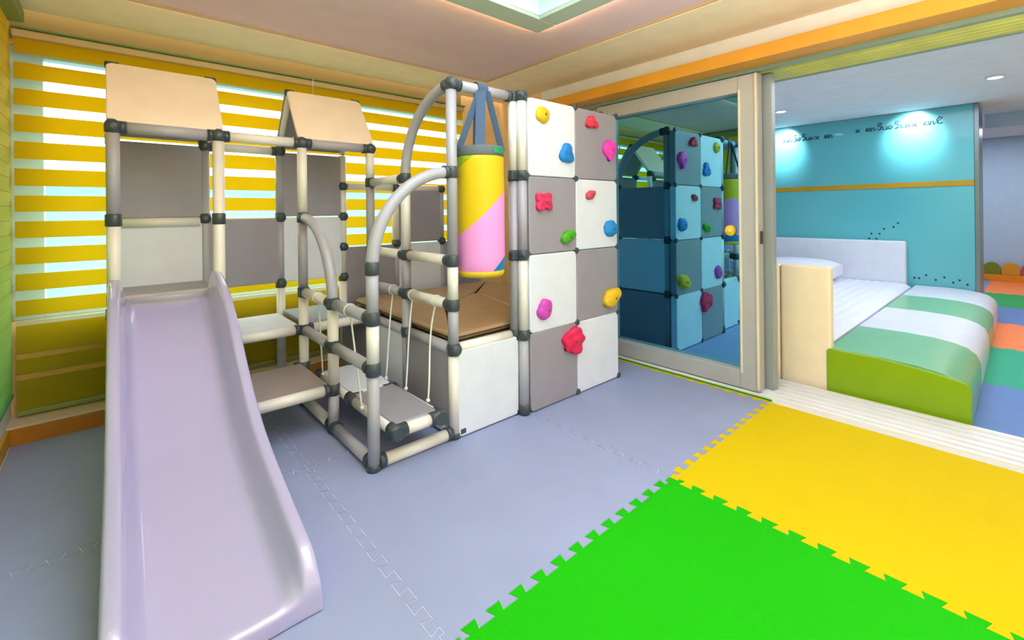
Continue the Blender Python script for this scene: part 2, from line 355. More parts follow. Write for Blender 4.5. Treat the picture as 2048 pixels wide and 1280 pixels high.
# ------------------------------------------------------------ PLAY GYM
MX, MY, MZ = .44, .4952, .4602
R = .030
def G(i, j, k): return Vector((i*MX, j*MY, k*MZ))
gym = thing('play_gym', 'grey and cream tube frame play gym with two roofed towers, steps and ball pit', 'play gym', (0, 0, 0))
TM = [CREAM, GREY]
def post(i, j, segs, nodes, off=(0, 0)):
    """segs: (k0,k1,colour 0 cream / 1 grey); nodes: {k: 'dirs'}"""
    bm = newbm()
    for k0, k1, c in segs:
        a, b = G(i, j, k0), G(i, j, k1); a.x += off[0]; b.x += off[0]; a.y += off[1]; b.y += off[1]
        a.z = max(a.z, .001); tube(bm, [a, b], R*.93 if c else R*.95, 20, c)
    o = obj('post', bm, TM, gym)
    for k, dirs in nodes.items():
        c = G(i, j, k); c.x += off[0]; c.y += off[1]
        bm = newbm(); h = .031
        z0, z1 = c.z-h, c.z+h
        if k == 0: z0 = .0
        lathe(bm, [(R*.95, z0), (R*1.10, z0+.004), (R*1.10, z1-.004), (R*.95, z1)] if 'T' not in dirs else [(R*.95, z0), (R*1.1, z0+.004), (R*1.12, z1-.022), (R*.95, z1-.006), (R*.55, z1+.006), (R*.05, z1+.010)], (c.x, c.y, 0), 20)
        for ch, v in (('e', (1, 0, 0)), ('w', (-1, 0, 0)), ('n', (0, 1, 0)), ('s', (0, -1, 0))):
            if ch in dirs:
                cc = Vector((c.x, c.y, max(c.z, R*1.1))); v = Vector(v); tube(bm, [cc+v*.02, cc+v*.052], R*1.10, 20)
            if ch.upper() in dirs:   # rounded cap facing that way
                cc = Vector((c.x, c.y, c.z)); v = Vector(v); tube(bm, [cc, cc+v*.030, cc+v*.040, cc+v*.046], [R*1.08, R*1.08, R*.85, R*.3], 20)
        cn = obj('connector', bm, CONN, o)
    return o
def rail(a, b, c, name='rail', gap=.03):
    a, b = Vector(a), Vector(b); a.z = max(a.z, R); b.z = max(b.z, R)
    d = (b-a).normalized(); bm = newbm(); tube(bm, [a+d*gap, b-d*gap], R*.95, 20); return obj(name, bm, TM[c], gym)
def arch(a, b, hor, c):
    """quarter ellipse leaving a vertically upwards, reaching b along hor"""
    a, b = Vector(a), Vector(b); pts = []
    for q in range(19):
        t_ = math.pi/2*q/18; p = a.copy(); s = 1-math.cos(t_)
        p.x = a.x+(b.x-a.x)*s; p.y = a.y+(b.y-a.y)*s; p.z = a.z+(b.z-a.z)*math.sin(t_); pts.append(p)
    bm = newbm(); tube(bm, pts, R*.97, 20); return obj('arch', bm, TM[c], gym)
def panel(c, axis, m, name='panel', w=None, h=None, th=.040, parent=None, r=.035, inset=.012):
    """rounded panel centred at c, normal along axis"""
    w = w or {'Y': MX, 'X': MY, 'Z': MX}[axis]; h = h or {'Y': MZ, 'X': MZ, 'Z': MY}[axis]
    out = rrect(w-inset, h-inset, r); bm = newbm(); c = Vector(c)
    if axis == 'Y': poly(bm, [(c.x+u, c.y-th/2, c.z+v) for u, v in out], (0, th, 0))
    if axis == 'X': poly(bm, [(c.x-th/2, c.y+u, c.z+v) for u, v in out], (th, 0, 0))
    if axis == 'Z': poly(bm, [(c.x+u, c.y+v, c.z-th/2) for u, v in out], (0, 0, th))
    return obj(name, bm, m, parent or gym, .008, 3)

# --- front frame of the swing bay
post(0, 0, [(0, 1, 1), (1, 1.5, 0), (1.5, 2, 1)], {0: 'en', 1: 'n', 1.5: 'n', 2: ''})
post(1, 0, [(0, 1, 0), (1, 1.5, 1), (1.5, 2, 0), (2, 4, 1)], {0: 'we', 1: 'S', 1.5: 'n', 2: 'n', 3: 'w', 4: 'neST'})
post(0, 1, [(0, .5, 1), (.5, 1.5, 0)], {0: 'sn', .5: 'w', 1: 'sn', 1.5: 'sn'})
post(0, 2, [(0, 1.5, 0), (1.5, 2.5, 1), (2.5, 3.5, 0)], {0: 'sn', .5: 'w', 1: 'sew', 1.5: 's', 2.5: 's', 3.5: 'ewST'})
post(1, 1, [(0, 1.5, 1), (1.5, 2, 1), (2, 3, 0)], {0: '', 1: '', 1.5: 'ns', 2: 'ns', 3: 'n'})
post(1, 2, [(0, 2, 1), (2, 3, 1), (3, 3.5, 0)], {1: 'w', 1.5: 's', 2: 's', 3: 's', 3.5: 'wST'})
rail(G(0, 0, 0), G(1, 0, 0), 0); rail(G(0, 0, 0), G(0, 1, 0), 1); rail(G(0, 1, 0), G(0, 2, 0), 0); rail(G(1, 0, 0), G(1, 1, 0), 1)
rail(G(0, 0, 1), G(0, 1, 1), 1); rail(G(0, 1, 1), G(0, 2, 1), 1); rail(G(0, 0, 1.5), G(0, 1, 1.5), 1); rail(G(0, 1, 1.5), G(0, 2, 1.5), 0)
rail(G(1, 0, 1.5), G(1, 1, 1.5), 0); rail(G(1, 1, 1.5), G(1, 2, 1.5), 1); rail(G(1, 0, 2), G(1, 1, 2), 0); rail(G(1, 1, 2), G(1, 2, 2), 0)
rail(G(1, 1, 3), G(1, 2, 3), 0); rail(G(0, 2, 1), G(1, 2, 1), 0)
rail(G(1, 0, 4), G(2, 0, 4), 1)
arch(G(0, 0, 2), G(1, 0, 3), 'X', 1); arch(G(0, 1, 1.5), G(0, 2, 2.5), 'Y', 1); arch(G(1, 1, 3), G(1, 0, 4), 'Y', 1)
# --- right side of the pit frame, seen in the door glass
post(4, 0, [(0, 4, 1)], {0: '', 1: '', 2: '', 3: '', 4: 'nT'}, (-.03, .03)); post(4, 1, [(0, 3, 1)], {0: '', 1: '', 2: '', 3: ''}, (-.03, .03)); post(4, 2, [(0, 1, 1)], {0: '', 1: 'T'}, (-.03, .03))
arch(G(4, 1, 3)+Vector((-.03, .03, 0)), G(4, 0, 4)+Vector((-.03, .03, 0)), 'Y', 1)
for k, m_ in ((2.5, PGREY), (1.5, PWHITE), (.5, PGREY)): panel(G(4, .5, k)+Vector((-.03, .03, 0)), 'X', m_)
panel(G(4, 1.5, .5)+Vector((-.03, .03, 0)), 'X', PWHITE)
# --- post joined to the climbing wall
post(2, 0, [(0, 1, 1), (1, 3, 1), (3, 4, 0)], {0: '', 1: '', 2: 'e', 3: 'e', 4: 'w'}, (-.012, .0))
# --- ball pit sides
panel(G(1.5, 0, .5)+Vector((.0, -.004, 0)), 'Y', PWHITE, w=MX-.010, th=.052, r=.02)
panel(G(1, .5, .5), 'X', PGREY); panel(G(1, 1.5, .5), 'X', PWHITE); panel(G(1, 2.5, .5), 'X', PGREY)
bm = newbm()
rail(G(1, 0, 1), G(2, 0, 1)+Vector((-.02, 0, 0)), 0); rail(G(1, 0, 1), G(1, 1, 1), 1); rail(G(1, 1, 1), G(1, 2, 1), 1); bm.free()
# --- back row, j = 3
post(-2, 3, [(0, 3.5, 1)], {1.5: 'S', 2.5: 'S', 3.5: 'S'}); post(-1, 3, [(0, 3.5, 1)], {1.5: 'S', 2.5: 'S', 3.5: 'eS'})
post(0, 3, [(0, .5, 1), (.5, 1.5, 0), (1.5, 2.5, 1), (2.5, 3.5, 1)], {1.5: 'S', 2.5: 'S', 3.5: 'wS'})
post(1, 3, [(0, 1.5, 0), (1.5, 3.5, 0)], {1: '', 1.5: 'S', 2: 'S', 2.5: 'S', 3: 'S'})
post(2, 3, [(0, 1, 1), (1, 2, 1), (2, 3, 0)], {1: '', 2: 'S', 3: 'S'}); post(3, 3, [(0, 2, 1), (2, 3, 1)], {2: 'S', 3: 'S'}); post(4, 3, [(0, 3, 1)], {2: 'S', 3: 'S'}, (-.03, 0))
rail(G(-1, 3, 3.5), G(0, 3, 3.5), 0); rail(G(1, 3, 3), G(2, 3, 3), 0); rail(G(2, 3, 3), G(3, 3, 3), 0)
panel(G(-1.5, 3, 3), 'Y', PGREY); panel(G(-1.5, 3, 2), 'Y', PWHITE); panel(G(-.5, 3, 2), 'Y', PGREY)
panel(G(.5, 3, 3), 'Y', PGREY); panel(G(.5, 3, 2), 'Y', PWHITE)
panel(G(1.5, 3, 1.5), 'Y', PGREY); panel(G(2.5, 3, 1.5), 'Y', PWHITE); panel(G(2.5, 3, 2.5), 'Y', PGREY); panel(G(3.48, 3, 1.5), 'Y', PGREY)
for i_ in (1.5, 2.5, 3.48): panel(G(i_, 3, .5), 'Y', PWHITE)
# --- left tower
post(-2, 2, [(0, 1.5, 0), (1.5, 2.5, 0), (2.5, 3.5, 1)], {1.5: '', 2.5: '', 3.5: 'eST'}); post(-1, 2, [(0, 3.5, 0)], {1.5: '', 2.5: '', 3.5: 'weST'})
rail(G(-2, 2, 3.5), G(-1, 2, 3.5), 1); rail(G(-1, 2, 3.5), G(0, 2, 3.5), 0); rail(G(0, 2, 3.5), G(1, 2, 3.5), 1)
rail(G(-2, 3, 2.5)+Vector((0, -.02, -.02)), G(-1, 3, 2.5)+Vector((0, -.02, -.02)), 0)
panel(G(-1.5, 2.5, 1.62), 'Z', PGREY, 'deck', th=.03); rail(G(-2, 2, 1.62), G(-1, 2, 1.62), 1)
panel(G(.5, 2.5, 1.06), 'Z', mat('blue_grey_deck', (150, 158, 176), .45), 'deck', th=.03)
# --- steps
def step(i0, i1, j0, j1, k, m_, c):
    a, b = G(i0, j0, k), G(i1, j1, k); top = a.z+R*.9
    bm = newbm(); box(bm, a.x+.02, a.y, top-.028, b.x-.02, b.y-.01, top)
    o = obj('step', bm, m_, gym, .01)
    bm = newbm(); tube(bm, [(a.x+.03, a.y, a.z), (b.x-.03, a.y, a.z)], R*.95, 20); obj('nosing', bm, TM[c], o)
    return o
step(-1, 0, 1, 2, .5, mat('brown_grey_step', (160, 148, 144), .45), 0); step(-1, 0, 2, 3, 1, PWHITE, 0)
post(-1, 1, [(0, .5, 0)], {0: '', .5: 'e'}); pass
# --- roofs
def roof(i0):
    zr, ze = 1.972, 3.5*MZ+.012
    for s in (-1, 1):
        y0, y1 = 2.5*MY, (2 if s < 0 else 3)*MY
        bm = newbm(); n_ = 8; th = .022
        o2 = []
        L = math.hypot(y1-y0, zr-ze)
        for u, v in rrect(MX+.05, L-.01, .03):
            f = .5-v/L; o2.append((i0*MX+MX/2+u, y0+(y1-y0)*f, zr+(ze-zr)*f))
        nrm = Vector((0, (zr-ze)*s, abs(y1-y0))).normalized()
        poly(bm, [Vector(p)+nrm*.004 for p in o2], nrm*th)
        rp_ = obj('roof_panel', bm, mat('cream_roof', (252, 236, 212), .45) if s < 0 else PGREY, gym, .007)
        for e_ in (i0, i0+1):
            x_ = e_*MX; bm = newbm(); tube(bm, [(x_, y0, zr), (x_, y1, ze)], .018, 14); obj('roof_edge', bm, CREAM, rp_)
    for e_ in (i0, i0+1):
        bm = newbm(); tube(bm, [(e_*MX-.03, 2.5*MY, zr), (e_*MX-.026, 2.5*MY, zr), (e_*MX+.026, 2.5*MY, zr), (e_*MX+.03, 2.5*MY, zr)], [.014, .021, .021, .014], 16); obj('ridge_cap', bm, CONN, gym)
roof(-2); roof(0)

# ------------------------------------------------------------ climbing wall
cw = thing('climbing_wall', 'checkered white and grey climbing wall with coloured holds beside the glass door', 'climbing wall', (1.34, -.045, 0))
X0, X1, YC = .900, 1.780, -.045; WX = (X1-X0)/2
cols = [[PGREY, PWHITE], [PWHITE, PGREY], [PGREY, PWHITE], [PWHITE, PGREY]]
for r_ in range(4):
    for c_ in range(2):
        panel((X0+.0+WX*(c_+.5)+(.012 if c_ == 0 else 0), YC, MZ*(r_+.5)+(.004 if r_ == 0 else 0)), 'Y', cols[r_][c_], w=WX-(.024 if c_ == 0 else 0), parent=cw, th=.056, r=.028, inset=.003)
for x_, rr, cc in ((X0-.004, R, 1), (X1-.0, .012, 0)):
    bm = newbm()
    if cc: 
        for k in range(4): tube(bm, [(x_, YC, max(.001, k*MZ)), (x_, YC, (k+1)*MZ)], R*.95, 20, 1 if k in (0, 2) else 0)
        po = obj('post', bm, TM, cw)
        for k in range(5):
            bm = newbm(); z0 = k*MZ-.03 if k else .0
            lathe(bm, [(R*.95, z0), (R*1.12, z0+.004), (R*1.12, z0+.056), (R*.95, z0+.06)], (x_, YC, 0), 20)
            if k in (2, 3, 4, 1): tube(bm, [(x_-.01, YC-.0, k*MZ), (x_, YC-.034, k*MZ), (x_, YC-.040, k*MZ)], [R*.8, R*.8, R*.5], 16)
            obj('connector', bm, CONN, po)
for k in (2, 3):
    bm = newbm(); box(bm, X0-.078, -.040, k*MZ-.024, X0-.030, -.006, k*MZ+.024); obj('clamp', bm, CONN, cw, .008)
for k in range(5):
    for x_ in (X0+WX, X1-.004):
        bm = newbm(); zc = min(max(k*MZ, .018), 4*MZ-.004); tube(bm, [(x_, YC-.018, zc), (x_, YC-.033, zc), (x_, YC-.0345, zc)], [.0185, .0185, .012], 16); obj('corner_connector', bm, CONN, cw)

# holds: (kind, x, z, w, h, depth, colour, label)
def hold(kind, x, z, sx, sz, d, rgb, label, rot=0):
    rnd = random.Random(hash(kind) % 7+int(x*100)); yf = YC-.0285
    t = thing('climbing_hold', label, 'climbing hold', (x, yf, z), 'holds bolted to the climbing wall')
    bm = newbm(); bmesh.ops.create_icosphere(bm, subdivisions=4, radius=1)
    lob = {'round': [], 'tadpole': [((0, .9), .55), ((-.55, -.45), .6), ((.5, -.5), .6)], 'block': [((.6, .6), .5), ((-.6, .6), .5), ((.7, -.6), .45), ((-.6, -.6), .5)],
           'bean': [((-.5, -.4), .5), ((.5, .35), .6)], 'kidney': [((0, .5), .6), ((-.3, -.4), .7)], 'star': [((.5, .5), .55), ((-.6, .4), .5), ((.1, -.8), .55), ((.75, -.2), .4), ((-.7, -.3), .35)],
           'tri': [((0, .6), .45), ((-.7, -.4), .4), ((.7, -.5), .4)], 'balloon': [((0, .4), .8), ((.1, -1.0), .28)], 'cone': [((.5, .4), .5), ((-.4, -.3), .6)]}[kind]
    for v in bm.verts:
        p = v.co; a, b, c = p.x, p.z, -p.y
        if lob:
            best = 0
            for (lx, lz), lr in lob:
                dx, dz = a-lx*.75, b-lz*.75; best = max(best, math.exp(-(dx*dx+dz*dz)/(lr*lr)))
            k = .52+.55*best
        else: k = 1-.12*math.exp(-((a-.1)**2+(b-.1)**2)/.05)*(1 if c > 0 else 0)
        nzv = 1+.06*math.sin(5*a+3*b+x*9)*math.cos(6*b-2*c+z*7)
        a2, b2 = a*k*nzv, b*k*nzv; cr, sr = math.cos(rot), math.sin(rot)
        c2 = max(c, -.02)**.8 if c > 0 else 0
        if kind in ('block', 'star'): c2 *= .75+.35*abs(math.sin(4.2*a+.6)*math.cos(4.6*b))
        v.co = Vector((a2*cr-b2*sr, -c2*(.75+.25*k), a2*sr+b2*cr))
    mxx = max(abs(v.co.x) for v in bm.verts); mxz = max(abs(v.co.z) for v in bm.verts); mxy = max(abs(v.co.y) for v in bm.verts)
    for v in bm.verts: v.co = Vector((x+v.co.x/mxx*sx/2, yf+v.co.y/mxy*d, z+v.co.z/mxz*sz/2))
    obj('grip', bm, mat('hold_%s_%d_%d_%d' % ((kind,)+rgb), rgb, .5, noise=.08, nscale=30), t, smooth=True)
    bm = newbm(); tube(bm, [(x+.004, yf-d*.80, z), (x+.004, yf-d-.004, z), (x+.004, yf-d-.006, z)], [.0075, .0075, .004], 12); obj('bolt', bm, mat('bolt_dark', (120, 96, 60), .5), t)
hold('round', 1.037, 1.748, .118, .105, .03, (214, 186, 20), 'round olive-yellow hold on the top left white square')
hold('tadpole', 1.247, 1.530, .135, .140, .03, (10, 132, 214), 'blue forked hold at the right edge of the top left white square', -.1)
hold('block', 1.040, 1.230, .135, .110, .035, (226, 44, 96), 'crimson notched block hold on the left grey square under the top row')
hold('bean', 1.250, 1.012, .140, .082, .03, (70, 170, 20), 'green bean-shaped hold low on the second left square', .2)
hold('kidney', 1.041, .592, .135, .125, .035, (206, 70, 186), 'magenta kidney-shaped hold on the white square of the third row')
hold('star', 1.285, .358, .205, .185, .045, (232, 28, 88), 'large red lobed hold straddling the lowest row centre', .25)
hold('tri', 1.492, 1.757, .125, .090, .035, (232, 52, 80), 'red triangular hold on the top right grey square', .15)
hold('balloon', 1.682, 1.588, .150, .155, .04, (248, 62, 190), 'hot pink balloon-shaped hold at the right edge of the top row', -.1)
hold('cone', 1.476, 1.278, .088, .062, .03, (206, 70, 92), 'small dusty red hold on the right white square', .2)
hold('round', 1.690, 1.050, .140, .115, .04, (20, 140, 214), 'round blue hold at the right edge of the second white square')
hold('bean', 1.685, .575, .190, .130, .05, (230, 190, 20), 'yellow ridged hold at the right edge of the third row', .35)

# ------------------------------------------------------------ ball pit cover: folded padded mat
PADM = mat('tan_pad', (182, 150, 114), .45, noise=.05)
pc = thing('padded_pit_cover', 'tan folded padding panels lying over the ball pit box', 'padded mat', (1.2, .7, MZ))
def pad(pts, h=.042):
    bm = newbm(); poly(bm, [Vector(p)-Vector((0, 0, h)) for p in pts], (0, 0, h)); o = obj('pad', bm, PADM, pc, .018, 4)
    bm = newbm(); q = [Vector(p)-Vector((0, 0, h*.5)) for p in pts]; tube(bm, q+[q[0]], .0045, 8); obj('piping', bm, mat('pad_piping', (84, 66, 52), .6), o)
Z1 = MZ+.055
A, B, C_, D = (.475, .055, Z1+.0), (1.74, .075, Z1), (1.74, 1.38, Z1+.02), (.475, 1.38, Z1+.02)
M1, M2, E_ = (.84, .68, Z1+.028), (1.24, .88, Z1+.035), (1.11, .065, Z1+.004)
def inset(p, c, f=.012):
    p, c = Vector(p), Vector(c); return p+(c-p).normalized()*f
for tri in ((A, E_, M2, M1), (E_, B, C_, M2), (C_, D, M1, M2), (D, A, M1)):
    c = sum((Vector(p) for p in tri), Vector())/len(tri); pad([inset(p, c) for p in tri])
bm = newbm(); box(bm, .48, .045, MZ-.03, 1.73, 1.40, MZ+.008); obj('base_pad', bm, mat('dark_pad_edge', (110, 108, 104), .5), pc, .006)

# ------------------------------------------------------------ slide
sl = thing('slide', 'long glossy lavender-white plastic slide in front of the left tower', 'slide', (-.66, .2, 0))
ST = [(1.005, .730, .868), (.985, .728, .868), (.90, .700, .845), (.757, .615, .80), (.64, .535, .735), (.523, .452, .655), (.40, .362, .55), (.278, .287, .455), (.17, .237, .382),
      (.068, .200, .328), (-.07, .160, .278), (-.209, .126, .240), (-.33, .100, .208), (-.43, .080, .184), (-.50, .066, .166), (-.535, .060, .148), (-.562, .056, .120), (-.578, .052, .090), (-.588, .046, .062), (-.590, .030, .034)]
def xsec(b, rl):
    rl = max(rl, b+.004); h = rl-b; w = .225; lip = .046; f = min(.022, h*.4)
    half = [(w, -.07), (w, h-f), (w-.004, h-f*.35), (w-f*.5, h), (w-lip+f*.4, h), (w-lip, h-f*.4), (w-lip-.010, h*.5), (w-lip-.022, min(.03, h*.35)), (w-lip-.036, min(.010, h*.15)), (w-lip-.055, .0015), (w-lip-.09, 0)]
    return [(-x, z) for x, z in half]+[(x, z) for x, z in half[::-1]]
bm = newbm(); rings = []
for y, b, rl in ST:
    s = xsec(b, rl); ring_ = []; f_ = (1-y)/1.6; xl_ = -.905-.022*f_; xr_ = -.430
    for x, z in s: ring_.append(bm.verts.new(((xl_+xr_)/2+x/.225*(xr_-xl_)/2, y, max(b+z, .0015))))
    rings.append(ring_)
for a, b in zip(rings, rings[1:]):
    for k in range(len(a)-1): f = bm.faces.new((a[k], a[k+1], b[k+1], b[k])); f.smooth = True
# front lip down to the floor
last = rings[-1]; low = [bm.verts.new((v.co.x, v.co.y-.002, .0012)) for v in last]
for k in range(len(last)-1):
    try: bm.faces.new((last[k], last[k+1], low[k+1], low[k])).smooth = True
    except ValueError: pass
so = obj('chute', bm, SLIDE, sl)
md = so.modifiers.new('solid', 'SOLIDIFY'); md.thickness = .005; md.offset = -1
md = so.modifiers.new('sub', 'SUBSURF'); md.levels = md.render_levels = 2
bm = newbm(); box(bm, -.875, .965, .705, -.445, 1.0, .775); obj('top_lip', bm, mat('slide_lip', (176, 164, 160), .35), sl, .008)

# ------------------------------------------------------------ swing
sw = thing('swing', 'low grey and white platform swing hung on cords between the front posts', 'swing', (.2, .4, .2))
SZ = .185; xa, xb, ya, yb, ym = .075, .300, -.07, .90, .42
def rp4(x): return x
for y0, y1, m_ in ((ya, ym, PGREY), (ym, yb, PWHITE)):
    bm = newbm(); box(bm, xa-.005, y0+.01, SZ-.005, xb+.005, y1-.01, SZ+.022); obj('seat', bm, m_, sw, .01)
for x_ in (xa, xb):
    for y0, y1, c in ((ya, ym, 0), (ym, yb, 0)):
        bm = newbm(); tube(bm, [(x_, y0+.03, SZ-.01), (x_, y1-.03, SZ-.01)], R*.92, 18); obj('seat_tube', bm, TM[c], sw)
for y_ in (ya, ym, yb):
    bm = newbm(); tube(bm, [(xa+.03, y_, SZ-.01), (xb-.03, y_, SZ-.01)], R*.92, 18); obj('seat_tube', bm, CREAM, sw)
    for x_, s in ((xa, -1), (xb, 1)):
        bm = newbm(); tube(bm, [(x_+s*.036, y_, SZ-.01), (x_+s*.034, y_, SZ-.01), (x_+s*.022, y_, SZ-.01), (x_-s*.05, y_, SZ-.01)], [.010, .022, R*1.08, R*1.08], 18)
        tube(bm, [(x_, y_-(.045 if y_ > ya else .034), SZ-.01), (x_, y_+.045, SZ-.01)], R*1.08, 18); obj('connector', bm, CONN, sw)
ROPE = mat('white_cord', (236, 240, 232), .8)
def rope(top, bot, sag=.0):
    top, bot = Vector(top), Vector(bot); pts = []
    for q in range(13):
        f = q/12; p = top.lerp(bot, f); s = math.sin(math.pi*f); p.y += sag*s*(1-f); pts.append(p)
    bm = newbm(); tube(bm, pts, .0048, 8)
    tube(bm, [top+Vector((.0305*math.cos(a), 0, .0305*math.sin(a))) for a in [math.pi*2*q/16 for q in range(17)]], .0028, 8)
    bmesh.ops.create_icosphere(bm, subdivisions=2, radius=.011, matrix=Matrix.Translation(bot)); obj('cord', bm, ROPE, sw, smooth=True)
zt_ = 1.5*MZ
rope((0, .261, zt_), (xa-.036, .22, SZ+.02)); rope((0, .718, zt_), (xa-.012, .846, SZ+.02))
rope((MX, .161, zt_), (xb+.015, .05, SZ+.03), .05); rope((MX, .418, zt_), (xb+.008, .268, SZ+.03), .02); rope((MX, .663, zt_), (xb+.0, .489, SZ+.03), .02)

# ------------------------------------------------------------ punching bag
bgx = .628; pb = thing('punching_bag', 'yellow and pink punching bag hanging on dark blue straps from the top bar', 'punching bag', (bgx, 0, .82))
m = bpy.data.materials.new('bag_print'); m.use_nodes = True; n = m.node_tree; b = n.nodes['Principled BSDF']; b.inputs['Roughness'].default_value = .55
t_ = n.nodes.new('ShaderNodeTexCoord'); s_ = n.nodes.new('ShaderNodeSeparateXYZ'); n.links.new(t_.outputs['Object'], s_.inputs[0])
# slanted colour bands: level = z - slope * side coordinate
dt = n.nodes.new('ShaderNodeVectorMath'); dt.operation = 'DOT_PRODUCT'; dt.inputs[1].default_value = (rt.x, rt.y, 0); n.links.new(t_.outputs['Object'], dt.inputs[0])
of = n.nodes.new('ShaderNodeMath'); of.operation = 'SUBTRACT'; of.inputs[1].default_value = bgx*rt.x; n.links.new(dt.outputs['Value'], of.inputs[0])
ml = n.nodes.new('ShaderNodeMath'); ml.operation = 'MULTIPLY'; ml.inputs[1].default_value = .92; n.links.new(of.outputs[0], ml.inputs[0])
pw = n.nodes.new('ShaderNodeMath'); pw.operation = 'MULTIPLY'; n.links.new(of.outputs[0], pw.inputs[0]); n.links.new(of.outputs[0], pw.inputs[1])
p2 = n.nodes.new('ShaderNodeMath'); p2.operation = 'MULTIPLY'; p2.inputs[1].default_value = 1.6; n.links.new(pw.outputs[0], p2.inputs[0])
ad = n.nodes.new('ShaderNodeMath'); ad.operation = 'ADD'; n.links.new(ml.outputs[0], ad.inputs[0]); n.links.new(p2.outputs[0], ad.inputs[1])
sb = n.nodes.new('ShaderNodeMath'); sb.operation = 'SUBTRACT'; n.links.new(s_.outputs['Z'], sb.inputs[0]); n.links.new(ad.outputs[0], sb.inputs[1])
mr = n.nodes.new('ShaderNodeMapRange'); mr.inputs['From Min'].default_value = .6; mr.inputs['From Max'].default_value = 1.7; n.links.new(sb.outputs[0], mr.inputs[0])
r = n.nodes.new('ShaderNodeValToRGB'); cr = r.color_ramp; cr.interpolation = 'CONSTANT'
def ps(z): return (z-.6)/1.1
cr.elements[0].position = 0; cr.elements[0].color = lin((10, 130, 200))+(1,)
cr.elements[1].position = ps(.785); cr.elements[1].color = lin((246, 158, 226))+(1,)
e = cr.elements.new(ps(1.135)); e.color = lin((226, 192, 0))+(1,); e = cr.elements.new(ps(1.490)); e.color = lin((150, 178, 0))+(1,)
n.links.new(mr.outputs[0], r.inputs[0]); n.links.new(r.outputs[0], b.inputs['Base Color'])
bm = newbm(); lathe(bm, [(.03, .846), (.10, .845), (.118, .850), (.126, .865), (.130, .92), (.130, 1.3), (.128, 1.45), (.127, 1.478)], (bgx, 0, 0), 48); obj('bag_body', bm, m, pb)
bm = newbm(); lathe(bm, [(.129, 1.472), (.131, 1.476), (.131, 1.520), (.128, 1.524), (.118, 1.522), (.02, 1.518)], (bgx, 0, 0), 48); obj('rim_band', bm, mat('bag_rim', (98, 108, 112), .7), pb)
bm = newbm()
a0 = math.radians(-95)
for q in range(7):
    for s in (0, 1): pass
pts = [(bgx+.1325*math.cos(a0+q*.09), .1325*math.sin(a0+q*.09)) for q in range(7)]
vs = [[bm.verts.new((x, y, z)) for x, y in pts] for z in (1.484, 1.516)]
for q in range(6): bm.faces.new((vs[0][q], vs[0][q+1], vs[1][q+1], vs[1][q]))
lb = obj('label_patch', bm, mat('green_patch', (40, 150, 100), .6), pb); md = lb.modifiers.new('s', 'SOLIDIFY'); md.thickness = .002; md.offset = 1
bm = newbm()   # loose yellow hem
pr = [(.123, .862), (.126, .845), (.118, .828), (.112, .830)]
lathe(bm, pr, (bgx, 0, 0), 40); obj('hem', bm, mat('yellow_hem', (226, 190, 30), .6), pb)
def strap(pts, w, name='strap'):
    bm = newbm(); prev = None
    for p, side in pts:
        p = Vector(p); side = Vector(side).normalized(); q = (bm.verts.new(p-side*w/2), bm.verts.new(p+side*w/2))
        if prev: bm.faces.new((prev[0], prev[1], q[1], q[0]))
        prev = q
    o = obj(name, bm, NAVY, pb); md = o.modifiers.new('s', 'SOLIDIFY'); md.thickness = .004; md.offset = 0; return o
zb_ = 4*MZ; Xh = Vector((1, 0, 0))
loop = [((bgx, -.036*math.cos(a), zb_+.036*math.sin(a)), Xh) for a in [math.radians(v) for v in range(-30, 211, 20)]]
strap(loop, .066, 'bar_loop')
def face_side(ang):
    return Vector((-math.sin(ang), math.cos(ang), 0))
for ang in (-128, -18, 172, 60):
    a = math.radians(ang); e_ = Vector((bgx+.128*math.cos(a), .128*math.sin(a), 1.512)); st_ = Vector((bgx+.026*math.cos(a), -.034 if math.sin(a) < .3 else .030, zb_-.010))
    sd = face_side(a) if ang in (-128, 60) else Vector((rt.x, rt.y, 0))
    strap([(st_, sd), (st_.lerp(e_, .5), sd), (e_, sd)], .052 if ang in (-128, 60) else .036)

# ------------------------------------------------------------ FAR ROOM
struct('floor_far', bx(2.46, YB, -.06, 9.75, 1.7, -.0018), mat('far_floor', (120, 150, 190), .5))
struct('ceiling_far', bx(2.47, YB, HC, 9.9, 1.9, 2.42), FARC)
struct('wall_far', bx(9.75, YB, -.06, 9.9, 1.9, 2.42), FARW)
struct('wall_far_side', bx(2.46, 1.7, -.06, 9.9, 1.9, 2.42), FARW)
# header drop between rooms seen at the far end
struct('trim_9', bx(7.0, YB, 2.12, 7.04, -1.66, HC), FARW)
